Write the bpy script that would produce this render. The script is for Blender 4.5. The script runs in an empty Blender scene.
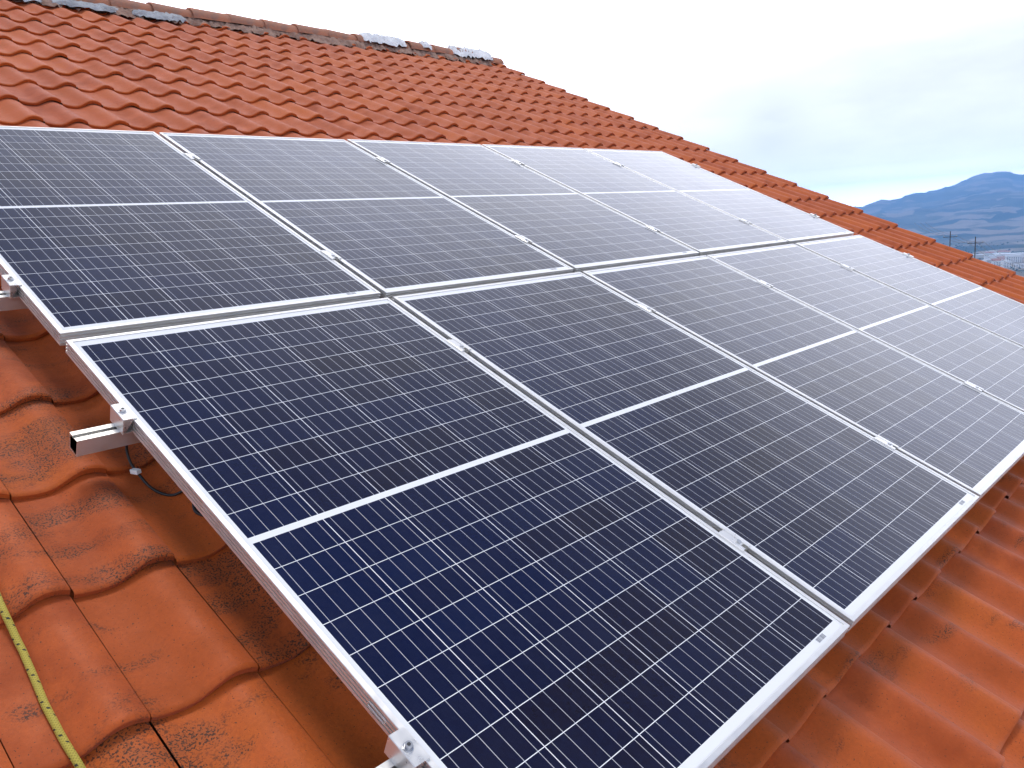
import bpy, bmesh, math, random
import numpy as np
from mathutils import Matrix, Vector, Euler

random.seed(7); rng = np.random.default_rng(7)
D = bpy.data; SC = bpy.context.scene; COL = SC.collection
PITCH_DEG = 25.0
Z0 = 6.5                                    # height of the panel field's lower left corner above the yard
TILT = math.radians(PITCH_DEG)
ROOF = Matrix.Translation((0, 0, Z0)) @ Matrix.Rotation(TILT, 4, 'X')   # (u along the ridge, v up the slope, w off the roof)
def rp(u, v, w): return ROOF @ Vector((u, v, w))

# ------------------------------------------------------------------ camera
RC = Matrix(((0.684099, -0.686467, 0.246519), (-0.179955, -0.486380, -0.855015), (0.706841, 0.540553, -0.456265)))
cam_d = D.cameras.new('camera'); cam = D.objects.new('camera', cam_d); COL.objects.link(cam)
rot = Matrix.Rotation(TILT, 3, 'X') @ RC.transposed() @ Matrix.Diagonal((1, -1, -1))
cam.matrix_world = Matrix.Translation(rp(-0.6844, -0.2017, 1.0861)) @ rot.to_4x4()
cam_d.sensor_width = 36.0; cam_d.lens = 817.55 / 1024 * 36.0
cam_d.clip_start = 0.05; cam_d.clip_end = 60000
SC.camera = cam
CAMZ = cam.matrix_world.translation.z

# ------------------------------------------------------------------ sky, sun, exposure
SUN_AZ, SUN_EL = 58.0, 74.0                 # math azimuth (from +X towards +Y), elevation
az, el = math.radians(SUN_AZ), math.radians(SUN_EL)
SUN_DIR = Vector((math.cos(az) * math.cos(el), math.sin(az) * math.cos(el), math.sin(el)))
W = D.worlds.new('World'); SC.world = W; W.use_nodes = True
nt = W.node_tree; nt.nodes.clear()
def N(t, **kw):
    n = nt.nodes.new(t)
    for k, v in kw.items(): setattr(n, k, v)
    return n
out = N('ShaderNodeOutputWorld'); bg = N('ShaderNodeBackground'); nt.links.new(bg.outputs[0], out.inputs[0])
sky = N('ShaderNodeTexSky', sky_type='NISHITA', sun_disc=False)
sky.sun_elevation = el; sky.sun_rotation = math.radians(90 - SUN_AZ)
bg.inputs['Strength'].default_value = 0.1
tc = N('ShaderNodeTexCoord')
def wmath(op, a, b=None, c=None, clamp=False):
    n = N('ShaderNodeMath', operation=op, use_clamp=clamp)
    for i, x in enumerate((a, b, c)):
        if x is None: continue
        if isinstance(x, (int, float)): n.inputs[i].default_value = x
        else: nt.links.new(x, n.inputs[i])
    return n.outputs[0]
def wdot(d):
    n = N('ShaderNodeVectorMath', operation='DOT_PRODUCT'); nt.links.new(tc.outputs['Generated'], n.inputs[0])
    n.inputs[1].default_value = d; return n.outputs['Value']
sep = N('ShaderNodeSeparateXYZ'); nt.links.new(tc.outputs['Generated'], sep.inputs[0])
# a bright thin place in the cloud beyond the ridge, greyer and bluer cloud away from it
_a, _e = math.radians(48), math.radians(25)
glow = wmath('POWER', wmath('MAXIMUM', wdot((math.cos(_a) * math.cos(_e), math.sin(_a) * math.cos(_e), math.sin(_e))), 0.0), 12.0)
mp = N('ShaderNodeMapping'); mp.inputs['Scale'].default_value = (1, 1, 3.2)
nt.links.new(tc.outputs['Generated'], mp.inputs[0])
nz = N('ShaderNodeTexNoise'); nz.inputs['Scale'].default_value = 3.4; nz.inputs['Detail'].default_value = 6; nz.inputs['Roughness'].default_value = .5
nt.links.new(mp.outputs[0], nz.inputs['Vector'])
nz2 = N('ShaderNodeTexNoise'); nz2.inputs['Scale'].default_value = 13; nz2.inputs['Detail'].default_value = 4
nt.links.new(mp.outputs[0], nz2.inputs['Vector'])
elev = N('ShaderNodeMath', operation='ARCSINE'); nt.links.new(sep.outputs['Z'], elev.inputs[0])
cr = N('ShaderNodeFloatCurve')                # radiance of the overcast against elevation (0 = horizon, 1 = zenith)
nt.links.new(wmath('DIVIDE', elev.outputs[0], math.pi / 2, clamp=True), cr.inputs['Value'])
cvp = cr.mapping.curves[0].points
for k, (x_, y_) in enumerate([(0, 1.0), (.011, .80), (.022, .46), (.033, .29), (.055, .212), (.09, .188), (.17, .41), (.27, .335), (.36, .135), (.48, .070), (.60, .034), (.72, .07), (1, .40)]):
    if k == 0: cvp[0].location = (x_, y_)
    elif k == 12: cvp[-1].location = (x_, y_)
    else: cvp.new(x_, y_)
cr.mapping.update()
tone = wmath('ADD', wmath('MULTIPLY', glow, 14.0), wmath('MULTIPLY', cr.outputs[0], 60.0))
tone = wmath('MULTIPLY', tone, wmath('ADD', .76, wmath('MULTIPLY', nz.outputs['Fac'], .48)))
tone = wmath('ADD', tone, wmath('MULTIPLY', wmath('SUBTRACT', nz2.outputs['Fac'], .5), 3.0))
# one small darker cloud over the ridge
cl = wmath('MULTIPLY', wmath('POWER', wmath('MAXIMUM', wdot((0.894, 0.437, 0.095)), 0.0), 1600.0), wmath('MULTIPLY', wmath('POWER', nz2.outputs['Fac'], 2.0), 16.0))
tone = wmath('SUBTRACT', tone, cl)
tone = wmath('MAXIMUM', tone, 1.5)
ramp = N('ShaderNodeMapRange'); ramp.inputs['From Min'].default_value = 4.0; ramp.inputs['From Max'].default_value = 9.5
nt.links.new(tone, ramp.inputs['Value'])
tint = N('ShaderNodeMix', data_type='RGBA'); nt.links.new(ramp.outputs[0], tint.inputs[0])
tint.inputs[6].default_value = (.58, .70, 1.10, 1); tint.inputs[7].default_value = (.90, .925, 1.05, 1)
cloud = N('ShaderNodeVectorMath', operation='SCALE'); nt.links.new(tint.outputs[2], cloud.inputs[0]); nt.links.new(tone, cloud.inputs['Scale'])
mixs = N('ShaderNodeMix', data_type='RGBA'); mixs.inputs[0].default_value = .9
nt.links.new(sky.outputs[0], mixs.inputs[6]); nt.links.new(cloud.outputs[0], mixs.inputs[7])
nt.links.new(mixs.outputs[2], bg.inputs['Color'])

sun_d = D.lights.new('sun', 'SUN'); sun_d.energy = 1.6; sun_d.angle = math.radians(18); sun_d.color = (1, .96, .9)
sun = D.objects.new('sun', sun_d); COL.objects.link(sun)
sun.rotation_euler = SUN_DIR.to_track_quat('Z', 'Y').to_euler(); sun.location = (0, 0, 60)

SC.view_settings.view_transform = 'Standard'; SC.view_settings.look = 'None'
SC.view_settings.gamma = 1; SC.view_settings.use_curve_mapping = False
SC.view_settings.exposure = 0.12
SC.render.engine = 'CYCLES'
SC.cycles.max_bounces = 6; SC.cycles.diffuse_bounces = 2; SC.cycles.volume_bounces = 1; SC.cycles.use_denoising = True
SC.cycles.caustics_reflective = False; SC.cycles.caustics_refractive = False

# ------------------------------------------------------------------ material helpers
class Mat:
    def __init__(s, name):
        s.m = D.materials.new(name); s.m.use_nodes = True; s.t = s.m.node_tree
        s.b = s.t.nodes['Principled BSDF']; s.o = s.t.nodes['Material Output']
    def n(s, t, **kw):
        n = s.t.nodes.new(t)
        for k, v in kw.items(): setattr(n, k, v)
        return n
    def l(s, a, b): s.t.links.new(a, b)
    def put(s, sock, x):
        if isinstance(x, (int, float, tuple, list)): sock.default_value = x
        else: s.l(x, sock)
    def m_(s, op, a, b=None, c=None, clamp=False):
        n = s.n('ShaderNodeMath', operation=op, use_clamp=clamp)
        for i, x in enumerate((a, b, c)):
            if x is not None: s.put(n.inputs[i], x)
        return n.outputs[0]
    def mix(s, f, a, b):
        n = s.n('ShaderNodeMix', data_type='RGBA')
        s.put(n.inputs[0], f); s.put(n.inputs[6], a); s.put(n.inputs[7], b)
        return n.outputs[2]
    def noise(s, scale, detail=4, rough=.5, vec=None, dist=0):
        n = s.n('ShaderNodeTexNoise'); n.inputs['Scale'].default_value = scale; n.inputs['Detail'].default_value = detail
        n.inputs['Roughness'].default_value = rough; n.inputs['Distortion'].default_value = dist
        s.l(vec if vec is not None else s.obj(), n.inputs['Vector']); return n.outputs['Fac']
    def obj(s):
        if not hasattr(s, '_tc'): s._tc = s.n('ShaderNodeTexCoord')
        return s._tc.outputs['Object']
    def rng(s, x, a, b, c=0., d=1.):
        n = s.n('ShaderNodeMapRange'); s.put(n.inputs[0], x)
        for i, v in zip((1, 2, 3, 4), (a, b, c, d)): n.inputs[i].default_value = v
        return n.outputs[0]
    def bump(s, h, strength, dist):
        n = s.n('ShaderNodeBump'); n.inputs['Strength'].default_value = strength; n.inputs['Distance'].default_value = dist
        s.l(h, n.inputs['Height']); s.l(n.outputs[0], s.b.inputs['Normal'])
    def set(s, **kw):
        for k, v in kw.items(): s.put(s.b.inputs[k.replace('_', ' ')], v)
        return s
def simple(name, col, rough=.6, metal=0., var=.12, scale=30):
    M = Mat(name)
    f = M.rng(M.noise(scale, 5, .6), .3, .7, 1 - var, 1 + var)
    v = M.n('ShaderNodeVectorMath', operation='SCALE'); v.inputs[0].default_value = col[:3]; M.l(f, v.inputs['Scale'])
    M.l(v.outputs[0], M.b.inputs['Base Color'])
    M.set(Roughness=rough, Metallic=metal); return M.m

# ------------------------------------------------------------------ clay
def clay(name):
    M = Mat(name)
    at = M.n('ShaderNodeAttribute', attribute_name='tile_rand')
    sp = M.n('ShaderNodeSeparateColor'); M.l(at.outputs['Color'], sp.inputs[0])
    r1, r2, r3 = sp.outputs
    big = M.noise(1.3, 3); mid = M.noise(9, 5, .6); fine = M.noise(120, 4, .65)
    c = M.mix(M.rng(r1, 0, 1, .1, .9), (.49, .088, .010, 1), (.61, .122, .016, 1))
    c = M.mix(M.rng(mid, .35, .72), c, M.mix(r2, (.31, .048, .006, 1), (.58, .130, .014, 1)))
    c = M.mix(M.rng(big, .42, .7, 0, .3), c, (.42, .072, .012, 1))
    c = M.mix(M.rng(fine, .35, .75, 0, .38), c, (.27, .050, .010, 1))
    # sooty lichen, in drifts across the pans of some tiles: fine dark specks and brown smears
    uvm = M.n('ShaderNodeMapping'); uvm.inputs['Scale'].default_value = (5.5, 11, 6); M.l(M.obj(), uvm.inputs[0])
    drift = M.noise(1.0, 3, .55, uvm.outputs[0])
    vsep = M.n('ShaderNodeSeparateXYZ'); M.l(M.obj(), vsep.inputs[0])
    amt = M.m_('ADD', M.m_('ADD', drift, M.rng(r3, 0, 1, -.09, .09)), M.m_('ADD', M.rng(vsep.outputs[1], 1.6, 3.2, .0, -.13), M.rng(vsep.outputs[0], .3, .9, .0, -.10)))
    patch = M.rng(amt, .50, .62)
    speck = M.rng(M.noise(250, 3, .55), .52, .57)
    c = M.mix(M.m_('MULTIPLY', M.m_('MULTIPLY', patch, speck), .95), c, (.022, .014, .010, 1))
    c = M.mix(M.m_('MULTIPLY', M.rng(amt, .52, .70), .3), c, (.11, .05, .022, 1))
    grit = M.noise(520, 3, .7)
    c = M.mix(M.rng(grit, .35, .7, 0, .3), c, (.20, .045, .012, 1))
    c = M.mix(M.rng(grit, .62, .8, 0, .35), c, (.62, .22, .06, 1))
    few = M.rng(M.noise(260, 1, .5), .70, .73, 0, .85)
    c = M.mix(few, c, (.06, .03, .015, 1))
    M.l(c, M.b.inputs['Base Color'])
    M.set(Roughness=M.rng(mid, .3, .7, .54, .76)); M.b.inputs['Specular IOR Level'].default_value = .26; M.b.inputs['Sheen Weight'].default_value = .12; M.b.inputs['Sheen Roughness'].default_value = .45
    M.bump(M.m_('ADD', M.m_('MULTIPLY', fine, .8), mid), .36, .004)
    return M.m
M_CLAY = clay('weathered_clay')

def cap_clay():
    M = Mat('ridge_clay')
    oi = M.n('ShaderNodeObjectInfo')
    mid = M.noise(7, 5, .6); fine = M.noise(60, 4, .7)
    c = M.mix(oi.outputs['Random'], (.40, .15, .075, 1), (.54, .20, .10, 1))
    c = M.mix(M.rng(mid, .45, .65), c, (.30, .15, .10, 1))
    c = M.mix(M.rng(fine, .5, .75, 0, .5), c, (.22, .12, .09, 1))
    M.l(c, M.b.inputs['Base Color']); M.set(Roughness=.8); M.bump(fine, .3, .006)
    return M.m
M_CAP = cap_clay()
def mortar(name, base, dark, red):
    M = Mat(name); a = M.noise(9, 6, .65); b = M.noise(45, 4, .7)
    c = M.mix(M.rng(a, .4, .62), base, dark); c = M.mix(M.rng(b, .56, .7, 0, .8), c, red)
    M.l(c, M.b.inputs['Base Color']); M.set(Roughness=.95); M.bump(M.m_('ADD', a, b), .6, .02); return M.m
M_MORTAR = mortar('bedding_mortar', (.34, .22, .17, 1), (.20, .11, .08, 1), (.38, .15, .08, 1))
M_LIME = mortar('lime_mortar', (.84, .85, .86, 1), (.66, .68, .71, 1), (.40, .24, .19, 1))
M_LICHEN = mortar('grey_mortar', (.42, .44, .46, 1), (.26, .27, .29, 1), (.30, .17, .13, 1))
M_WALL = simple('pale_render', (.62, .57, .48), .9, 0, .1, 3)
M_WOOD = simple('dark_timber', (.16, .09, .05), .8, 0, .3, 12)
def alu(name, col, rough):
    M = Mat(name)
    f = M.rng(M.noise(14, 4, .6), .3, .7, .93, 1.04)
    v = M.n('ShaderNodeVectorMath', operation='SCALE'); v.inputs[0].default_value = col; M.l(f, v.inputs['Scale'])
    M.l(v.outputs[0], M.b.inputs['Base Color']); M.set(Metallic=.72, Roughness=M.rng(M.noise(40, 3), .3, .7, rough - .06, rough + .08)); return M.m
M_ALU = alu('anodised_aluminium', (.84, .825, .79), .38)
M_RAIL = alu('mill_aluminium', (.84, .82, .77), .34)
M_CLAMP = alu('clamp_aluminium', (.86, .845, .81), .3)
M_STEEL = simple('stainless_steel', (.55, .56, .58), .3, 1., .08, 90)
M_DARK = simple('dark_socket', (.03, .03, .035), .6)
M_BACK = simple('white_backsheet', (.72, .73, .74), .6)

# ------------------------------------------------------------------ solar cells under glass
PW, PL = .992, 1.675; GU, GV = .020, .0365
def cells():
    M = Mat('cells_under_glass')
    s = M.n('ShaderNodeSeparateXYZ'); M.l(M.obj(), s.inputs[0]); u, v = s.outputs[0], s.outputs[1]
    oi = M.n('ShaderNodeObjectInfo')
    px, mu, py, mv, band = .1585, .0205, .0797, .031, .016
    gx = M.m_('DIVIDE', M.m_('SUBTRACT', u, mu), px)
    up = M.m_('GREATER_THAN', v, mv + 10 * py + band / 2)
    vv = M.m_('SUBTRACT', M.m_('SUBTRACT', v, mv), M.m_('MULTIPLY', up, band))
    gy = M.m_('DIVIDE', vv, py)
    inx = M.m_('MULTIPLY', M.m_('GREATER_THAN', gx, 0.), M.m_('LESS_THAN', gx, 6.))
    iny = M.m_('MULTIPLY', M.m_('GREATER_THAN', gy, 0.), M.m_('LESS_THAN', gy, 20.))
    bandm = M.m_('GREATER_THAN', M.m_('ABSOLUTE', M.m_('SUBTRACT', v, mv + 10 * py + band / 2)), band / 2)
    fx, fy = M.m_('FRACT', gx), M.m_('FRACT', gy)
    cx = M.m_('LESS_THAN', M.m_('ABSOLUTE', M.m_('SUBTRACT', fx, .5)), .5 - .0009 / px)
    cy = M.m_('LESS_THAN', M.m_('ABSOLUTE', M.m_('SUBTRACT', fy, .5)), .5 - .0008 / py)
    cell = M.m_('MULTIPLY', M.m_('MULTIPLY', inx, iny), M.m_('MULTIPLY', bandm, M.m_('MULTIPLY', cx, cy)))
    fb = M.m_('FRACT', M.m_('MULTIPLY', gx, 5.))
    bus = M.m_('LESS_THAN', M.m_('ABSOLUTE', M.m_('SUBTRACT', fb, .5)), .00060 * 5 / px)
    ff = M.m_('FRACT', M.m_('MULTIPLY', vv, 1 / .0016))
    fing = M.m_('LESS_THAN', M.m_('ABSOLUTE', M.m_('SUBTRACT', ff, .5)), .035)
    # polycrystalline flakes and one tint per cell, over painted sky reflection patches
    vo = M.n('ShaderNodeTexVoronoi'); vo.inputs['Scale'].default_value = 130; M.l(M.obj(), vo.inputs['Vector'])
    vs = M.n('ShaderNodeSeparateColor'); M.l(vo.outputs['Color'], vs.inputs[0])
    cid = M.n('ShaderNodeCombineXYZ'); M.l(M.m_('FLOOR', gx), cid.inputs[0]); M.l(M.m_('FLOOR', gy), cid.inputs[1])
    M.l(M.m_('MULTIPLY', oi.outputs['Random'], 97.), cid.inputs[2])
    wn = M.n('ShaderNodeTexWhiteNoise'); M.l(cid.outputs[0], wn.inputs['Vector'])
    off = M.n('ShaderNodeVectorMath', operation='SCALE'); M.l(cid.outputs[0], off.inputs[0]); off.inputs['Scale'].default_value = .11
    refl_zone = M.noise(1.6, 2, .5, off.outputs[0])
    c = M.mix(M.rng(refl_zone, .36, .62), (.0018, .0055, .036, 1), (.0085, .0058, .014, 1))  # blue and purplish brown drifts: reflection hues put into the cell colour
    c = M.mix(M.rng(wn.outputs['Value'], 0, 1, 0, .4), c, (.003, .010, .050, 1))
    c = M.mix(M.rng(vs.outputs[0], 0, 1, 0, .3), c, (.008, .012, .044, 1))
    c = M.mix(M.m_('MULTIPLY', fing, .4), c, (.05, .055, .085, 1))
    c = M.mix(bus, c, (.50, .51, .54, 1))
    c = M.mix(cell, (.82, .83, .84, 1), c)
    dust = M.rng(M.noise(5, 6, .7), .42, .75, .0, .011)
    c = M.mix(dust, c, (.45, .42, .38, 1))
    M.l(c, M.b.inputs['Base Color'])
    M.set(Roughness=M.rng(M.noise(3.5, 5, .65), .35, .7, .06, .16), IOR=1.38)
    return M.m
M_CELL = cells()

# ------------------------------------------------------------------ mesh helpers
def mesh_obj(name, verts, faces, mat, parent=None, smooth=False, link=True):
    me = D.meshes.new(name); me.from_pydata([tuple(v) for v in verts], [], faces); me.update()
    if smooth: me.polygons.foreach_set('use_smooth', [True] * len(me.polygons))
    for m in (mat if isinstance(mat, (list, tuple)) else [mat]): me.materials.append(m)
    o = D.objects.new(name, me)
    if link: COL.objects.link(o)
    if parent: o.parent = parent
    return o
def bm_obj(name, bm, mat, parent=None, smooth=False):
    bmesh.ops.recalc_face_normals(bm, faces=bm.faces)
    me = D.meshes.new(name); bm.to_mesh(me); bm.free()
    if smooth: me.polygons.foreach_set('use_smooth', [True] * len(me.polygons))
    for m in (mat if isinstance(mat, (list, tuple)) else [mat]): me.materials.append(m)
    o = D.objects.new(name, me); COL.objects.link(o)
    if parent: o.parent = parent
    return o
def box(bm, x0, x1, y0, y1, z0, z1, bev=0.):
    r = bmesh.ops.create_cube(bm, size=1.)
    for v in r['verts']:
        v.co = Vector((x0 + (v.co.x + .5) * (x1 - x0), y0 + (v.co.y + .5) * (y1 - y0), z0 + (v.co.z + .5) * (z1 - z0)))
    if bev:
        es = list({e for v in r['verts'] for e in v.link_edges})
        bmesh.ops.bevel(bm, geom=es, offset=bev, segments=2, affect='EDGES', profile=.5)
def prism(bm, sec, axis, a, b):
    """extrude a closed 2D section along an axis ('x': section in y,z; 'y': section in x,z)"""
    def P(p, t): return (t, p[0], p[1]) if axis == 'x' else (p[0], t, p[1])
    va = [bm.verts.new(P(p, a)) for p in sec]; vb = [bm.verts.new(P(p, b)) for p in sec]
    n = len(sec)
    for i in range(n): bm.faces.new((va[i], va[(i + 1) % n], vb[(i + 1) % n], vb[i]))
    fa = bm.faces.new(va); fb = bm.faces.new(vb)
    bmesh.ops.triangulate(bm, faces=[fa, fb])
def cyl(bm, c, r, h, n=16, axis='z', r2=None):
    m = Matrix.Translation(c)
    if axis == 'x': m = m @ Matrix.Rotation(math.pi / 2, 4, 'Y')
    if axis == 'y': m = m @ Matrix.Rotation(math.pi / 2, 4, 'X')
    bmesh.ops.create_cone(bm, cap_ends=True, segments=n, radius1=r, radius2=r if r2 is None else r2, depth=h, matrix=m)
def tube_mesh(pts, r, n=10, sub=4):
    """smooth tube through points (Catmull-Rom); returns verts, faces"""
    P = [Vector(p) for p in pts]; C = []
    for i in range(len(P) - 1):
        p0, p1, p2, p3 = P[max(i - 1, 0)], P[i], P[i + 1], P[min(i + 2, len(P) - 1)]
        for k in range(sub):
            t = k / sub
            C.append(.5 * ((2 * p1) + (p2 - p0) * t + (2 * p0 - 5 * p1 + 4 * p2 - p3) * t * t + (3 * p1 - p0 - 3 * p2 + p3) * t ** 3))
    C.append(P[-1]); V, F = [], []
    ref = Vector((0, 0, 1))
    for i, c in enumerate(C):
        d = (C[min(i + 1, len(C) - 1)] - C[max(i - 1, 0)]).normalized()
        a = d.cross(ref)
        if a.length < 1e-4: a = d.cross(Vector((1, 0, 0)))
        a.normalize(); b = d.cross(a)
        for k in range(n):
            t = 2 * math.pi * k / n; V.append(c + r * (math.cos(t) * a + math.sin(t) * b))
    for i in range(len(C) - 1):
        for k in range(n): F.append((i * n + k, i * n + (k + 1) % n, (i + 1) * n + (k + 1) % n, (i + 1) * n + k))
    F.append(tuple(range(n))[::-1]); F.append(tuple((len(C) - 1) * n + k for k in range(n)))
    return V, F
def tag(o, label=None, cat=None, group=None, kind=None):
    for k, v in (('label', label), ('category', cat), ('group', group), ('kind', kind)):
        if v: o[k] = v
    return o
def thing(name, label, cat, base=(0, 0, 0), group=None, on_roof=True):
    o = D.objects.new(name, None); COL.objects.link(o); o.empty_display_size = .1
    if on_roof:
        o.location = rp(*base); o.rotation_euler = (TILT, 0, 0)
    else: o.location = base
    return tag(o, label, cat, group)
def copy_tree(o, parent=None):
    c = o.copy(); COL.objects.link(c)
    if parent: c.parent = parent
    for ch in list(o.children): copy_tree(ch, c)
    return c

# ------------------------------------------------------------------ the house and its tiled roof
TP, TCO, VL0, UC0, XC = .1954, .3288, 6.584, -.088, .78
WB, A_LIP, A_TOP, STEP = -.169, .034, .0265, .015
def prof(x):
    x = np.asarray(x, float)
    a = .34 * np.clip(1 - x / .34, 0, 1) ** 2
    t = np.clip((x - .36) / (XC - .36), 0, 1); s = t * t * (3 - 2 * t)
    return np.where(x < XC, a + s, 1 - .42 * np.clip((x - XC) / (1 - XC), 0, 1) ** 2)
VR = 7.07                                    # the ridge, measured up the slope
M0, M1, K0, K1 = -33, 35, -1, 24             # tile columns and courses
def tiles():
    xs = np.array([.019, .08, .16, .25, .34, .42, .49, .56, .63, .70, .77, .84, .90, .95, 1.0]); nx = len(xs)
    ss = np.array([-.012, .0, .03, .3, .62, 1.0, 1.1]); ns = len(ss)
    V, F, R = [], [], []; base = 0
    for k in range(K0, K1 + 1):
        for m in range(M0, M1 + 1):
            r = rng.random(3)
            du, dv, dw = rng.normal(0, .0006), rng.normal(0, .0040), rng.normal(0, .0010); sk = rng.normal(0, .006)
            u = UC0 + (m + xs - XC) * TP + du
            vl = VL0 - k * TCO + dv - (0 if k < 19 else .018 if k == 19 else .043)
            if k == K0: smax = (VR - .02 - vl) / TCO
            else: smax = 9
            P = prof(xs); blk = []
            for j, s in enumerate(ss):
                s_ = min(s, smax)
                w = WB + STEP * (1 - max(s_, 0)) + P * (A_LIP + (A_TOP - A_LIP) * max(s_, 0)) + dw + sk * (xs - .5) * .3
                if j == 0: w = w - .004
                v = np.full(nx, vl + s_ * TCO) + sk * (xs - .5) * .6
                blk.append(np.stack([u, v, w], 1))
            top = np.concatenate(blk)
            e0, e1 = blk[0], blk[0].copy()       # front lip, its own vertices so the edge stays crisp
            th = .0105 + .0035 * P; e1[:, 2] -= th; e1[:, 1] += .002
            rgt = np.stack([b[-1] for b in blk]); rgd = rgt.copy(); rgd[:, 2] -= .007; rgd[:, 0] -= .002
            e2 = e1.copy(); e2[:, 1] += .10      # underside of the lip
            V += [top, e0, e1, e1, e2, rgt, rgd]
            for j in range(ns - 1):
                for i in range(nx - 1):
                    a = base + j * nx + i; F.append((a, a + 1, a + nx + 1, a + nx))
            b0 = base + ns * nx
            for i in range(nx - 1):
                F.append((b0 + nx + i, b0 + nx + i + 1, b0 + i + 1, b0 + i))
                F.append((b0 + 3 * nx + i, b0 + 3 * nx + i + 1, b0 + 2 * nx + i + 1, b0 + 2 * nx + i))
            b1 = b0 + 4 * nx
            for j in range(ns - 1): F.append((b1 + j, b1 + ns + j, b1 + ns + j + 1, b1 + j + 1))
            cnt = ns * nx + 4 * nx + 2 * ns
            R += [np.tile(np.append(r, 1.), (cnt, 1))]; base += cnt
    return np.concatenate(V), F, np.concatenate(R)
HOUSE_MID_V = -1.0
house = thing('house', 'house under a gabled roof of orange clay S-tiles that carries the solar panels', 'house', (0, 0, 0))
tv, tf, tr = tiles()
me = D.meshes.new('roof_slope'); me.from_pydata(tv.tolist(), [], tf); me.update()
me.polygons.foreach_set('use_smooth', [True] * len(me.polygons))
ca = me.color_attributes.new('tile_rand', 'FLOAT_COLOR', 'POINT'); ca.data.foreach_set('color', tr.astype(np.float32).ravel())
me.materials.append(M_CLAY)
front = D.objects.new('roof_slope', me); COL.objects.link(front); front.parent = house
front['label'] = 'tiled slope facing the viewer, under the panels'
# far slope: the same tiling turned about the vertical line through the ridge
ridge_w = rp(0, VR, WB)
back = D.objects.new('roof_slope', me); COL.objects.link(back)
umid = UC0 + ((M0 + M1) / 2) * TP
turn = Matrix.Translation((umid, ridge_w.y, 0)) @ Matrix.Rotation(math.pi, 4, 'Z') @ Matrix.Translation((-umid, -ridge_w.y, 0))
back.parent = house; back.matrix_parent_inverse = ROOF.inverted(); back.matrix_basis = turn @ ROOF
# boarding below the tiles, walls
U0, U1 = UC0 + (M0 - XC) * TP, UC0 + (M1 + 1 - XC) * TP
bm = bmesh.new(); box(bm, U0 + .05, U1 - .05, VL0 - K1 * TCO + .03, VR + .02, WB - .09, WB - .03)
bm_obj('roof_deck', bm, M_WOOD, house)
def house_walls():
    e = rp(0, VL0 - K1 * TCO + .55, WB - .1); y0, zE = e.y, e.z
    r = rp(0, VR, WB - .1); yr, zr = r.y, r.z; y1 = 2 * yr - y0
    bm = bmesh.new(); a, b = U0 + .35, U1 - .12
    for (x, s) in ((a, 1), (b, 1)): pass
    A = [bm.verts.new((a, y, z)) for y, z in ((y0, -.2), (y1, -.2), (y1, zE), (yr, zr), (y0, zE))]
    B = [bm.verts.new((b, y, z)) for y, z in ((y0, -.2), (y1, -.2), (y1, zE), (yr, zr), (y0, zE))]
    bm.faces.new(A); bm.faces.new(B[::-1])
    for i in range(5): bm.faces.new((A[i], A[(i + 1) % 5], B[(i + 1) % 5], B[i]))
    o = bm_obj('wall', bm, M_WALL, house); o.matrix_parent_inverse = ROOF.inverted()
    return y0
Y_WALL = house_walls()

# ridge: half round caps overlapping, bedded on mortar
def cap_mesh():
    n, L = 14, .40; V, F = [], []
    rows = [(0., .105), (.02, .108), (.05, .106), (.2, .100), (L, .092)]
    for (x, r) in rows:
        for k in range(n + 1):
            t = math.pi * (k / n); V.append((x, r * math.cos(t) * 1.02, r * math.sin(t) * .92))
    for j in range(len(rows) - 1):
        for k in range(n):
            a = j * (n + 1) + k; F.append((a, a + 1, a + n + 2, a + n + 1))
    b = len(V)                                # the thick rim at the wide end
    for k in range(n + 1):
        t = math.pi * (k / n); V.append((0., .105 * math.cos(t) * 1.02, .105 * math.sin(t) * .92))
    for k in range(n + 1):
        t = math.pi * (k / n); V.append((.004, .090 * math.cos(t) * 1.02, .090 * math.sin(t) * .92))
    for k in range(n): F.append((b + k, b + n + 1 + k, b + n + 2 + k, b + k + 1))
    return V, F
cv, cf = cap_mesh()
me_cap = D.meshes.new('ridge_tile'); me_cap.from_pydata(cv, [], cf); me_cap.update()
me_cap.polygons.foreach_set('use_smooth', [True] * len(me_cap.polygons)); me_cap.materials.append(M_CAP)
RZ = ridge_w.z + .032
inv = ROOF.inverted()
x = U0; i = 0
while x < U1 - .25:
    o = D.objects.new('ridge_tile', me_cap); COL.objects.link(o); o.parent = house; o.matrix_parent_inverse = inv
    o.location = (x, ridge_w.y + random.gauss(0, .004), RZ + random.gauss(0, .004) - (.03 if x > U1 - .5 else 0))
    o.rotation_euler = (random.gauss(0, .03), random.gauss(-.012, .006) + .02, random.gauss(0, .012))
    x += .345; i += 1
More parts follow.
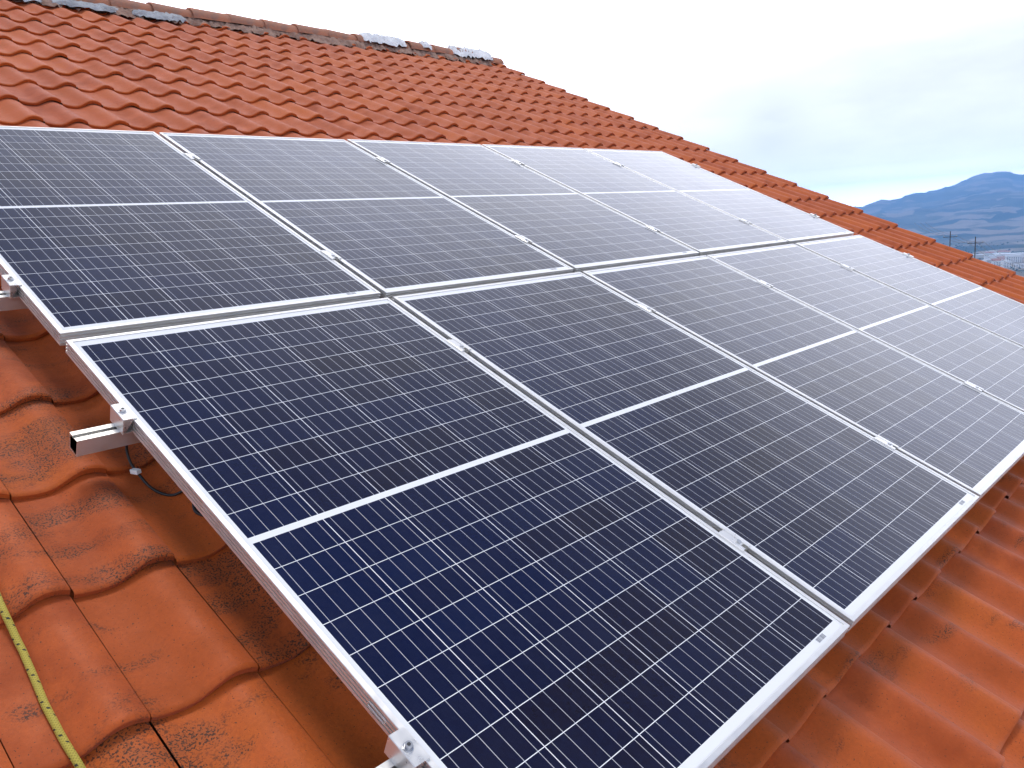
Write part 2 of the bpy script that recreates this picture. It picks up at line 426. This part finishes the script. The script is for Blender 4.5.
def lumpy(name, x0, x1, half, h, mat, seed, dz=0., label=None, dy=0., rough=.009):
    """a ragged band of mortar lying along the ridge"""
    rg = np.random.default_rng(seed); nx = max(6, int((x1 - x0) / .022)); ny = 14
    V, F = [], []
    edge0 = np.convolve(rg.normal(0, 1, nx + 9), np.ones(4) / 4, 'valid')[:nx + 1]
    edge1 = np.convolve(rg.normal(0, 1, nx + 9), np.ones(4) / 4, 'valid')[:nx + 1]
    for i in range(nx + 1):
        xx = x0 + (x1 - x0) * i / nx
        endf = min(1, i / 3, (nx - i) / 3) ** .5
        for j in range(ny + 1):
            q = -1 + 2 * j / ny
            hw = half * (1 + .28 * (edge0[i] if q < 0 else edge1[i])) * (.35 + .65 * endf)
            yy = q * hw
            zz = h * (1 - abs(q) ** 2.2) * (.5 + .5 * endf) - abs(yy) * math.tan(TILT) + rg.normal(0, rough)
            V.append((xx + rg.normal(0, .006), ridge_w.y + dy + yy, RZ + dz + zz - .0))
    for i in range(nx):
        for j in range(ny):
            a = i * (ny + 1) + j; F.append((a, a + 1, a + ny + 2, a + ny + 1))
    o = mesh_obj(name, V, F, mat, house, True); o.matrix_parent_inverse = inv
    if label: o['label'] = label
    return o
lumpy('ridge_bedding', U0 + .1, U1 - .2, .17, .055, M_MORTAR, 3, .0)
lumpy('mortar_patch', .3, 1.75, .060, .040, M_LICHEN, 11, -.052, 'grey lichen covered mortar below the leftmost ridge tiles', -.150, .005)
lumpy('mortar_patch', 1.82, 2.30, .050, .034, M_LICHEN, 21, -.050, 'short grey mortar patch below the ridge', -.150, .005)
lumpy('mortar_patch', 2.42, 2.86, .058, .040, M_LICHEN, 22, -.052, 'grey mortar patch ending beside a ridge tile joint', -.152, .005)
lumpy('mortar_patch', 4.76, 5.36, .105, .065, M_LIME, 12, .045, 'white lime mortar patch on the ridge', -.03)
lumpy('mortar_patch', 5.54, 5.68, .085, .05, M_LIME, 14, .055, 'small white lime mortar patch on the ridge', -.06)
lumpy('mortar_patch', 6.0, 6.66, .11, .07, M_LIME, 13, .045, 'white lime mortar patch at the gable end of the ridge', -.02)

# ------------------------------------------------------------------ solar panels
def frame_section():
    return [(.011, -.0025), (.011, -.0004), (.0106, 0), (.0010, 0), (0, -.0009),
            (0, -.0062), (.0040, -.0064), (.0040, -.0102), (0, -.0104), (0, -.0152), (.0040, -.0154), (.0040, -.0192), (0, -.0194), (0, -.0242), (.0040, -.0244), (.0040, -.0282), (0, -.0284),
            (0, -.035), (.028, -.035), (.028, -.0332), (.0056, -.0332), (.0056, -.0066), (.011, -.0066)]
def build_panel():
    t = thing('solar_module', '-', 'solar panel')
    sec = frame_section(); n = len(sec); V, F = [], []
    for (cx, cy, sx, sy) in ((0, 0, 1, 1), (PW, 0, -1, 1), (PW, PL, -1, -1), (0, PL, 1, -1)):
        for d, w in sec: V.append((cx + sx * d, cy + sy * d, w))
    for c in range(4):
        for i in range(n):
            F.append((c * n + i, ((c + 1) % 4) * n + i, ((c + 1) % 4) * n + (i + 1) % n, c * n + (i + 1) % n))
    o = mesh_obj('frame', V, F, M_ALU, t)
    bm = bmesh.new(); bm.from_mesh(o.data); bmesh.ops.recalc_face_normals(bm, faces=bm.faces); bm.to_mesh(o.data); bm.free()
    bm = bmesh.new(); d = .0107; box(bm, d, PW - d, d, PL - d, -.0064, -.0024); bm_obj('glass', bm, M_CELL, t)
    bm = bmesh.new()
    for (u, v) in ((.889, .0235),):
        box(bm, u - .017, u + .017, v - .0052, v + .0052, -.0023, -.0020)
    bm_obj('serial_label', bm, M_LABEL, t)
    bm = bmesh.new()                          # rounded slot pressed into the left frame side
    pts = []
    for k in range(13):
        a = math.pi * k / 12; pts.append((.019 + .0055 * math.sin(a), -.0175 + .0055 * math.cos(a)))
    for k in range(13):
        a = math.pi + math.pi * k / 12; pts.append((-.019 + .0055 * math.sin(a), -.0175 + .0055 * math.cos(a)))
    q = [p for p in pts]; m = len(q)
    def ring(s, x):
        return [bm.verts.new((x, .400 + p[0] * (1 - s / .025), -.0175 + (p[1] + .0175) * (1 - s / .0055))) for p in q]
    o_, i_ = ring(0, -.0012), ring(.0014, -.0012); ob, ib = ring(0, .001), ring(.0014, .001)
    for k in range(m):
        k2 = (k + 1) % m
        bm.faces.new((o_[k], o_[k2], i_[k2], i_[k])); bm.faces.new((ob[k], ob[k2], o_[k2], o_[k])); bm.faces.new((i_[k], i_[k2], ib[k2], ib[k]))
    bm_obj('drain_slot', bm, M_ALU, t)
    return t
M_LABEL = None
def label_mat():
    M = Mat('grey_barcode'); s = M.n('ShaderNodeSeparateXYZ'); M.l(M.obj(), s.inputs[0])
    wn = M.n('ShaderNodeTexWhiteNoise', noise_dimensions='1D'); M.l(M.m_('FLOOR', M.m_('MULTIPLY', s.outputs[0], 900.)), wn.inputs['W'])
    c = M.mix(M.m_('GREATER_THAN', wn.outputs['Value'], .5), (.20, .21, .23, 1), (.45, .46, .48, 1)); M.l(c, M.b.inputs['Base Color']); M.set(Roughness=.4); return M.m
M_LABEL = label_mat()
LOWER = ['solar panel nearest the viewer, leftmost of the lower row, slot in its frame side',
         'second solar panel from the left in the lower row, beside the nearest panel',
         'middle solar panel of the lower row, its bottom corner touching the right picture edge',
         'fourth solar panel from the left in the lower row, cut by the right picture edge',
         'last solar panel of the lower row, beside the tiles at the gable edge']
UPPER = ['solar panel at the left end of the upper row, cut by the left picture edge',
         'second solar panel from the left in the upper row, below the bare tiles',
         'middle solar panel of the upper row, greyed by the reflected sky',
         'fourth solar panel from the left in the upper row, pale with reflected sky',
         'last solar panel of the upper row, with its top right corner nearest the gable edge']
proto = None
for row, labels in ((0, LOWER), (1, UPPER)):
    for k, lab in enumerate(labels):
        if proto is None: proto = p = build_panel()
        else: p = copy_tree(proto)
        jit = lambda s: random.gauss(0, s)
        p.location = rp(k * (PW + GU) + (jit(.0006)), row * (PL + GV) + (0 if k == 0 else jit(.0008)), (-.001 if row else 0) + jit(.0005))
        p.rotation_euler = (TILT + jit(.0004), jit(.0005), jit(.0003))
        p['label'] = lab; p['group'] = 'solar panels in two rows on the roof'
ULEN = 5 * PW + 4 * GU

# ------------------------------------------------------------------ rails with clamps
def rail_section(v, h=.040, b=.038):
    y0, y1, zt, zb = v - b / 2, v + b / 2, -.0354, -.0354 - h; t = .003; g = .0055
    return [(y0, zb), (y1, zb), (y1, zt), (v + g, zt), (v + g, zt - .004), (y1 - t, zt - .004), (y1 - t, zb + t), (y0 + t, zb + t), (y0 + t, zt - .004), (v - g, zt - .004), (v - g, zt), (y0, zt)]
def bolt(parent, u, z, r=.0062):
    bm = bmesh.new(); cyl(bm, (u, 0, z + .0008), r * 1.5, .0016, 18); cyl(bm, (u, 0, z + .0016 + .003), r, .006, 18)
    o = bm_obj('bolt', bm, M_STEEL, parent, False)
    bm = bmesh.new(); cyl(bm, (u, 0, z + .0078), r * .55, .0005, 6); s = bm_obj('socket', bm, M_DARK, parent)
    return o
def mid_clamp_mesh():
    bm = bmesh.new()
    sec = [(-.021, .0004), (-.0096, .0004), (-.0096, -.012), (.0096, -.012), (.0096, .0004), (.021, .0004), (.021, .0034), (.020, .0040), (.0072, .0040), (.0072, -.009), (-.0072, -.009), (-.0072, .0040), (-.020, .0040), (-.021, .0034)]
    prism(bm, sec, 'y', -.036, .036)
    box(bm, -.0071, .0071, -.022, .036, -.0089, .0030)
    return bm
def end_clamp_bm():
    bm = bmesh.new()
    sec = [(-.0235, -.0352), (-.0205, -.0352), (-.0205, .0012), (-.0003, .0012), (-.0003, .0005), (.0065, .0005), (.0065, .0040), (-.0222, .0040), (-.0235, .0028)]
    prism(bm, sec, 'y', -.033, .033)
    box(bm, -.0203, -.002, -.031, .031, -.0351, -.0322)
    return bm
RAILS = [(.312, 'aluminium mounting rail under the lower row, its stub at the bottom picture edge'),
         (1.327, 'aluminium mounting rail whose stub sticks out left of the nearest panel above the cable'),
         (2.020, 'mounting rail under the upper row whose stub sits at the left picture edge'),
         (3.052, 'topmost mounting rail, under the upper half of the upper row near the bare tiles')]
mc = ec = None
for ri, (v, lab) in enumerate(RAILS):
    t = thing('mounting_rail', lab, 'rail', (0, v, 0), 'rails under the solar panels')
    bm = bmesh.new(); prism(bm, rail_section(0.), 'x', -.113 + random.gauss(0, .003) * (ri != 1), ULEN + .09)
    box(bm, -.1085, ULEN + .088, -.0159, .0159, -.0545, -.0520); box(bm, -.1085, ULEN + .088, -.0159, -.0040, -.0640, -.0615); box(bm, -.1085, ULEN + .088, .0040, .0159, -.0640, -.0615); bm_obj('rail_profile', bm, M_RAIL, t)
    for k in range(4):
        c = bm_obj('mid_clamp', mid_clamp_mesh(), M_CLAMP, t); c.location = ((k + 1) * (PW + GU) - GU / 2, 0, 0)
        b = bm_obj('bolt', (lambda bm: (cyl(bm, (0, -.012, .0050), .0062, .004, 18), bm)[1])(bmesh.new()), M_STEEL, c)
    for side in (0, 1):
        c = bm_obj('end_clamp', end_clamp_bm(), M_CLAMP, t)
        if side: c.location = (ULEN, 0, 0); c.rotation_euler = (0, 0, math.pi)
        bm = bmesh.new(); cyl(bm, (-.0110, 0, .0048), .0088, .0016, 20); cyl(bm, (-.0110, 0, .0086), .0062, .006, 18); bm_obj('bolt', bm, M_STEEL, c)
        bm = bmesh.new(); cyl(bm, (-.0110, 0, .0118), .0034, .0006, 6); bm_obj('bolt_socket', bm, M_DARK, c)
    for k in range(6):                        # hooks that reach down between the tiles
        u = UC0 + (round((.25 + k * .93 - UC0) / TP) - .45) * TP
        bm = bmesh.new(); box(bm, u - .015, u + .015, .019, .025, -.150, -.040, .001); box(bm, u - .015, u + .015, .0195, .14, -.1485, -.1430, .001)
        bm_obj('roof_hook', bm, M_STEEL, t)

# ------------------------------------------------------------------ cable with its white tag, rope
t = thing('solar_cable', 'thin black cable with a white plastic tag hanging beside the rail stub', 'cable')
M_CABLE = simple('black_rubber', (.012, .012, .013), .5); M_TAG = simple('white_plastic', (.78, .78, .77), .5)
pts = [(.050, 1.42, -.070), (.026, 1.372, -.085), (.004, 1.335, -.098), (.000, 1.305, -.120), (.006, 1.270, -.136), (.016, 1.238, -.150), (.033, 1.209, -.1560), (.054, 1.188, -.149), (.085, 1.180, -.120), (.12, 1.19, -.085)]
V, F = tube_mesh(pts, .0032, 10, 5); mesh_obj('cable_run', V, F, M_CABLE, t, True)
pts = [(.13, 1.16, -.075), (.090, 1.150, -.105), (.062, 1.125, -.135), (.060, 1.095, -.140), (.085, 1.06, -.125), (.13, 1.05, -.08)]
V, F = tube_mesh(pts, .0040, 10, 5); mesh_obj('cable_loop', V, F, M_CABLE, t, True)
bm = bmesh.new(); box(bm, -.0065, .0065, -.011, .011, -.005, .005, .0012); cyl(bm, (0, .0125, 0), .0036, .004, 12, 'y')
o = bm_obj('cable_tag', bm, M_TAG, t); o.location = (.0, 1.276, -.128); o.rotation_euler = (-.35, 0, .35)

ROPE = [(-.330, 1.30, -.150), (-.336, 1.20, -.149), (-.3400, 1.1409, -.1490), (-.3425, 1.0841, -.1475), (-.3464, 1.0317, -.1455), (-.3484, .9948, -.1450), (-.3480, .9737, -.1500), (-.3485, .9406, -.1545), (-.3491, .9109, -.1548), (-.3512, .8810, -.1545), (-.3530, .8526, -.1540),
        (-.3555, .8206, -.1530), (-.3580, .7887, -.1525), (-.3589, .7651, -.1515), (-.3592, .7407, -.1505), (-.3597, .7171, -.1500), (-.3597, .6944, -.1490), (-.3590, .6698, -.1480), (-.3575, .6450, -.1500), (-.3554, .6116, -.1570), (-.3547, .5622, -.1560), (-.353, .48, -.153), (-.352, .40, -.150), (-.35, .33, -.146)]
def tile_w(u, v):                            # height of the tiling under a point
    x = (u - (UC0 - XC * TP)) / TP; x -= math.floor(x)
    k = (VL0 - v) / TCO; q = math.ceil(k) - k
    return WB + STEP * (1 - q) + float(prof(x)) * (A_LIP + (A_TOP - A_LIP) * q)
lift = lambda u, v: (u, v, max(tile_w(u, v + d) for d in (-.03, -.015, 0, .015, .03)) + .0066)
ROPE = [lift(-.352 - .05 * (v - 1.3) + .004 * math.sin(9 * v), v) for v in np.arange(2.9, 1.32, -.04)] + ROPE[1:] + [lift(-.35 + .03 * (.3 - v) + .006 * math.sin(8 * v), v) for v in np.arange(.29, -1.28, -.04)]
def rope_mat():
    M = Mat('yellow_braid'); uv = M.n('ShaderNodeUVMap'); s = M.n('ShaderNodeSeparateXYZ'); M.l(uv.outputs[0], s.inputs[0])
    a, l = s.outputs[0], s.outputs[1]          # turn round the rope 0..1, length in metres
    d1 = M.m_('FRACT', M.m_('ADD', M.m_('MULTIPLY', l, 1 / .0155), a))
    d2 = M.m_('FRACT', M.m_('MULTIPLY', M.m_('ADD', a, M.m_('MULTIPLY', l, 7.)), 2.))
    dash = M.m_('MULTIPLY', M.m_('LESS_THAN', d1, .26), M.m_('LESS_THAN', M.m_('ABSOLUTE', M.m_('SUBTRACT', d2, .5)), .115))
    b1 = M.m_('ABSOLUTE', M.m_('SUBTRACT', M.m_('FRACT', M.m_('ADD', M.m_('MULTIPLY', l, 190.), M.m_('MULTIPLY', a, 6.))), .5))
    b2 = M.m_('ABSOLUTE', M.m_('SUBTRACT', M.m_('FRACT', M.m_('SUBTRACT', M.m_('MULTIPLY', l, 190.), M.m_('MULTIPLY', a, 6.))), .5))
    weave = M.m_('MAXIMUM', b1, b2)
    c = M.mix(M.rng(weave, .15, .5), (.30, .235, .03, 1), (.52, .42, .065, 1))
    c = M.mix(M.rng(M.noise(60, 3), .45, .7, 0, .4), c, (.33, .27, .06, 1))
    c = M.mix(dash, c, (.03, .028, .02, 1)); M.l(c, M.b.inputs['Base Color']); M.set(Roughness=.8); M.bump(weave, .5, .0012); return M.m
V, F = tube_mesh(ROPE, .0064, 14, 5)
rope = mesh_obj('safety_rope', V, F, rope_mat(), None, True)
rope.location = rp(0, 0, 0); rope.rotation_euler = (TILT, 0, 0)
uvl = rope.data.uv_layers.new(name='UVMap'); nn = 14
cum = [0.]; rows = len(V) // nn
cen = [sum((Vector(V[i * nn + k]) for k in range(nn)), Vector()) / nn for i in range(rows)]
for i in range(1, rows): cum.append(cum[-1] + (cen[i] - cen[i - 1]).length)
for poly in rope.data.polygons:
    ks = [rope.data.loops[li].vertex_index for li in poly.loop_indices]
    wrap = len(ks) == 4 and {k % nn for k in ks} == {0, nn - 1}
    for li, k in zip(poly.loop_indices, ks):
        a = k % nn
        uvl.data[li].uv = ((1. if wrap and a == 0 else a / nn), cum[k // nn])
tag(rope, 'yellow braided safety rope with black tracer dashes lying across the near tiles', 'rope')

# ------------------------------------------------------------------ land: hillside, valley plain, mountains
CX, CY = cam.matrix_world.translation.x, cam.matrix_world.translation.y
SIL = [(-40, .2), (-15, .35), (-5, .6), (4, .85), (9, 1.1), (11.87, 1.24), (13.28, 1.43), (14.35, 1.30), (15.23, .92), (16.2, .67), (16.56, .68), (18.04, .47), (19.44, .22), (20.38, .04), (24, -.35), (30, -.6), (45, -.3), (70, .2), (100, .5), (150, .3), (200, .1), (260, 0), (320, .2)]
def crest_el(a):
    a = (a + 40) % 360 - 40; xs = [p[0] for p in SIL]; ys = [p[1] for p in SIL]
    return float(np.interp(a, xs, ys))
def fbm(x, y, seed, octs=5):
    r = np.random.default_rng(seed); s, amp = 0., 1.
    for o in range(octs):
        p = r.random(6) * 6.28; k = 2 ** o
        s += amp * math.sin(x * k + p[0] + 1.3 * math.sin(y * k * .8 + p[1])) * math.sin(y * k * 1.1 + p[2] + 1.1 * math.sin(x * k * .7 + p[3])); amp *= .5
    return s
R_CREST = 9000.
def base_z(r):
    return float(np.interp(r, [0, 22, 60, 160, 500, 1200, 1700, 2600, 3600, 5200], [0, 0, -9, -26, -66, -112, -130, -148, -155, -150]))
def land_z(r, a):
    z = base_z(r)
    zc = CAMZ + math.tan(math.radians(crest_el(a))) * R_CREST
    if r > 3600:
        t = min(1., (r - 3600) / (R_CREST - 3600)); f = t ** 1.7
        top = zc
        z = z + (top - z) * f
        if r < R_CREST:
            x, y = r * math.cos(math.radians(a)) / 900, r * math.sin(math.radians(a)) / 900
            z += (46 * fbm(x, y, 5) + 40 * (1 - abs(fbm(x * 2.1, y * 2.1, 9))) + 22 * (1 - abs(fbm(x * 5.3, y * 5.3, 31, 4)))) * t * (1 - t) * 3.2 + 13 * t * fbm(a * 2.4, a * 1.1, 17, 5)
        else: z = zc + 13 * fbm(a * 2.4, a * 1.1, 17, 5) - (r - R_CREST) * .09
    elif r > 40:
        x, y = r * math.cos(math.radians(a)) / 260, r * math.sin(math.radians(a)) / 260
        z += min(1, (r - 40) / 300) * 2.2 * fbm(x, y, 8, 3)
    return z
rs = [0.01, 6, 12, 18, 22, 30, 45, 60, 90, 130, 180, 250, 340, 450, 600, 800, 1000, 1250, 1500, 1750, 2050, 2400, 2800, 3200, 3600] + list(np.linspace(3800, 9000, 46)) + [9150, 9350]
angs = []
a = -40.
while a < 320: angs.append(a); a += .22 if -8 <= a < 36 else 3.0
V, F = [], []; na = len(angs)
for r in rs:
    for a in angs:
        V.append((CX + r * math.cos(math.radians(a)), CY + r * math.sin(math.radians(a)), land_z(r, a) - .02))
for j in range(len(rs) - 1):
    for i in range(na):
        i2 = (i + 1) % na; F.append((j * na + i, (j + 1) * na + i, (j + 1) * na + i2, j * na + i2))
def land_mat():
    M = Mat('land'); g = M.n('ShaderNodeNewGeometry'); s = M.n('ShaderNodeSeparateXYZ'); M.l(g.outputs['Position'], s.inputs[0])
    P = g.outputs['Position']
    mpn = M.n('ShaderNodeMapping'); mpn.inputs['Scale'].default_value = (.0022, .0022, .006); M.l(P, mpn.inputs[0])
    a = M.noise(1.0, 6, .55, mpn.outputs[0]); b = M.noise(6.0, 5, .6, mpn.outputs[0]); c3 = M.noise(40, 4, .6, mpn.outputs[0])
    vo = M.n('ShaderNodeTexVoronoi'); vo.inputs['Scale'].default_value = 2.6; M.l(mpn.outputs[0], vo.inputs['Vector'])
    vs = M.n('ShaderNodeSeparateColor'); M.l(vo.outputs['Color'], vs.inputs[0])
    c = M.mix(M.rng(a, .4, .6), (.016, .030, .014, 1), (.085, .088, .048, 1))
    c = M.mix(M.rng(vs.outputs[0], .45, .8, 0, .8), c, (.30, .24, .18, 1))
    c = M.mix(M.rng(b, .55, .7, 0, .8), c, (.035, .055, .028, 1))
    c = M.mix(M.rng(c3, .6, .72, 0, .6), c, (.26, .22, .16, 1))
    M.l(c, M.b.inputs['Base Color']); M.set(Roughness=.95); M.b.inputs['Specular IOR Level'].default_value = .1; return M.m
terrain = mesh_obj('terrain', V, F, land_mat(), None, True); tag(terrain, 'hillside and valley plain running out to blue mountains', 'terrain', None, 'structure')

# ------------------------------------------------------------------ town in the valley, poles with wires
def at(azd, r): return Vector((CX + r * math.cos(math.radians(azd)), CY + r * math.sin(math.radians(azd)), land_z(r, azd)))
M_WHITE = simple('whitewashed_wall', (.78, .77, .74), .9, 0, .05, 1); M_CREAM = simple('cream_wall', (.66, .60, .50), .9, 0, .06, 1)
M_ROOFT = simple('town_roof_tile', (.36, .15, .09), .9, 0, .2, 1); M_FLATR = simple('metal_roof', (.62, .66, .70), .6, 0, .05, 1); M_PANE = simple('window_pane', (.08, .10, .13), .25)
def town_building(name, label, cat, azd, r, w, d, h, turn, wall, roof, gable, wins, group=None):
    p = at(azd, r); t = thing(name, label, cat, (p.x, p.y, p.z - 1), group, False)
    t.rotation_euler = (0, 0, math.radians(azd + turn))
    h += 1
    bm = bmesh.new(); box(bm, -d / 2, d / 2, -w / 2, w / 2, 0, h); bm_obj('wall', bm, wall, t)
    bm = bmesh.new()
    if gable:
        rise = d * .22; e = .5
        sec = [(-d / 2 - e, h + .02), (d / 2 + e, h + .02), (0, h + rise)]
        prism(bm, sec, 'y', -w / 2 - e, w / 2 + e)
    else:
        box(bm, -d / 2 - .3, d / 2 + .3, -w / 2 - .3, w / 2 + .3, h + .02, h + .6)
    bm_obj('roof', bm, roof, t)
    nf = max(1, int((h - 1) // 3.2)); ncol = max(2, int(w // 4))
    if wins:
        bmw = bmesh.new()
        for f in range(nf):
            for k in range(ncol):
                yc = -w / 2 + (k + .5) * w / ncol; zc = 1 + f * 3.2 + 1.7
                bm = bmesh.new(); box(bm, -d / 2 - .12, -d / 2 + .1, yc - .8, yc + .8, zc - .9, zc + .8); bm_obj('window', bm, M_PANE, t)
        bmw.free()
    return t
town_building('warehouse', 'long white industrial shed with a pale metal roof in the valley', 'warehouse', 12.3, 2420, 74, 34, 10, 10, M_WHITE, M_FLATR, False, False)
town_building('apartment_block', 'white multi storey block with dark windows beside the long shed in the valley', 'building', 12.2, 2150, 30, 16, 16, 12, M_WHITE, M_FLATR, False, True)
town_building('warehouse', 'low cream shed left of the town, just beyond the gable tiles', 'warehouse', 14.2, 2450, 46, 22, 9, -8, M_CREAM, M_FLATR, False, False)
rt = random.Random(4)
GRP = 'small houses in the distant valley town'
for k in range(26):
    azd = 10.4 + 3.5 * rt.random() ** 1.2; r = 1900 + 800 * rt.random()
    w = rt.uniform(13, 28); d = rt.uniform(10, 15); h = rt.choice([4.6, 6.6, 8.8, 11.8])
    gab = rt.random() < .45
    town_building('town_house', 'small pale house in the distant valley town', 'house', azd, r, w, d, h, rt.uniform(-30, 30), rt.choice([M_WHITE, M_WHITE, M_CREAM]), M_ROOFT if gab else M_FLATR, gab, r < 2250, GRP)
def leafmat():
    M = Mat('far_foliage'); c = M.mix(M.rng(M.noise(.3, 4), .35, .65), (.03, .05, .02, 1), (.07, .09, .04, 1)); M.l(c, M.b.inputs['Base Color']); M.set(Roughness=.9); return M.m
bm = bmesh.new()
for k in range(900):
    azd = 3 + 20 * rt.random(); r = 900 + 2600 * rt.random() ** .7; p = at(azd, r); s = rt.uniform(1.6, 3.4)
    m = Matrix.Translation(p + Vector((0, 0, s * .7))) @ Euler((rt.random(), rt.random(), rt.random() * 6)).to_matrix().to_4x4() @ Matrix.Diagonal((s * rt.uniform(.7, 1.3), s * rt.uniform(.7, 1.3), s * rt.uniform(.8, 1.2), 1))
    res = bmesh.ops.create_icosphere(bm, subdivisions=1, radius=1., matrix=m)
    for v in res['verts']: v.co += Vector((rt.gauss(0, .25), rt.gauss(0, .25), rt.gauss(0, .25))) * s
trees = bm_obj('distant_trees', bm, leafmat()); tag(trees, 'scattered dark green trees across the valley floor around the town', 'trees', None, 'stuff')

M_POLE = simple('weathered_pole', (.06, .05, .045), .9)
POLES = [(15.55, 150., -1.88, 'utility pole with a crossarm and wires behind the gable tiles, farther left'), (14.2, 135., -2.28, 'utility pole standing closest to the valley town, right of the other pole')]
tops = []
for azd, r, el_top, lab in POLES:
    p = at(azd, r); topz = CAMZ + math.tan(math.radians(el_top)) * r; h = topz - p.z + .3
    t = thing('utility_pole', lab, 'utility pole', (p.x, p.y, p.z - .3), None, False); t.rotation_euler = (0, 0, math.radians(azd))
    bm = bmesh.new(); cyl(bm, (0, 0, h / 2), .09, h, 12, 'z', .06); bm_obj('pole', bm, M_POLE, t)
    bm = bmesh.new(); box(bm, -.05, .05, -1.0, 1.0, h - .93, h - .85); bm_obj('crossarm', bm, M_POLE, t)
    for y in (-.9, 0, .9):
        bm = bmesh.new(); cyl(bm, (0, y, h - .74), .05, .18, 10); bm_obj('insulator', bm, M_STEEL, t)
    tops.append((Vector((p.x, p.y, topz)), math.radians(azd)))
V, F = [], []
(a0, z0_), (a1, z1_) = tops
ext0 = a0 + (a0 - a1) * 1.6 + Vector((0, 0, 1)); ext1 = a1 + (a1 - a0) * 1.6 + Vector((0, 0, -2))
for y in (-.9, 0, .9):
    side = Vector((-math.sin(z0_), math.cos(z0_), 0)) * y
    for A, B in ((ext0, a0), (a0, a1), (a1, ext1)):
        pts = [A.lerp(B, q / 8) + side + Vector((0, 0, -.64 - 1.0 * 4 * (q / 8) * (1 - q / 8) * .5)) for q in range(9)]
        v_, f_ = tube_mesh(pts, .018, 5, 1); o_ = len(V); V += v_; F += [tuple(i + o_ for i in f) for f in f_]
wires = mesh_obj('power_lines', V, F, M_CABLE); tag(wires, 'three thin dark overhead wires strung between the two utility poles', 'wires')

# ------------------------------------------------------------------ air over the valley
HZ = 330.; R_ = 9600.
bm = bmesh.new(); box(bm, CX - 9700, CX + 9700, CY - 9700, CY + 9700, -230, 275)
hz = D.materials.new('haze'); hz.use_nodes = True; ht = hz.node_tree; ht.nodes.clear()
ho = ht.nodes.new('ShaderNodeOutputMaterial'); pv = ht.nodes.new('ShaderNodeVolumePrincipled')
pv.inputs['Color'].default_value = (.25, .53, 1.0, 1); pv.inputs['Density'].default_value = 1.75e-4; pv.inputs['Anisotropy'].default_value = 0.
ht.links.new(pv.outputs[0], ho.inputs['Volume'])
haze = bm_obj('haze', bm, hz); tag(haze, 'thin blue air over the valley', 'haze', None, 'stuff'); haze.display_type = 'WIRE'
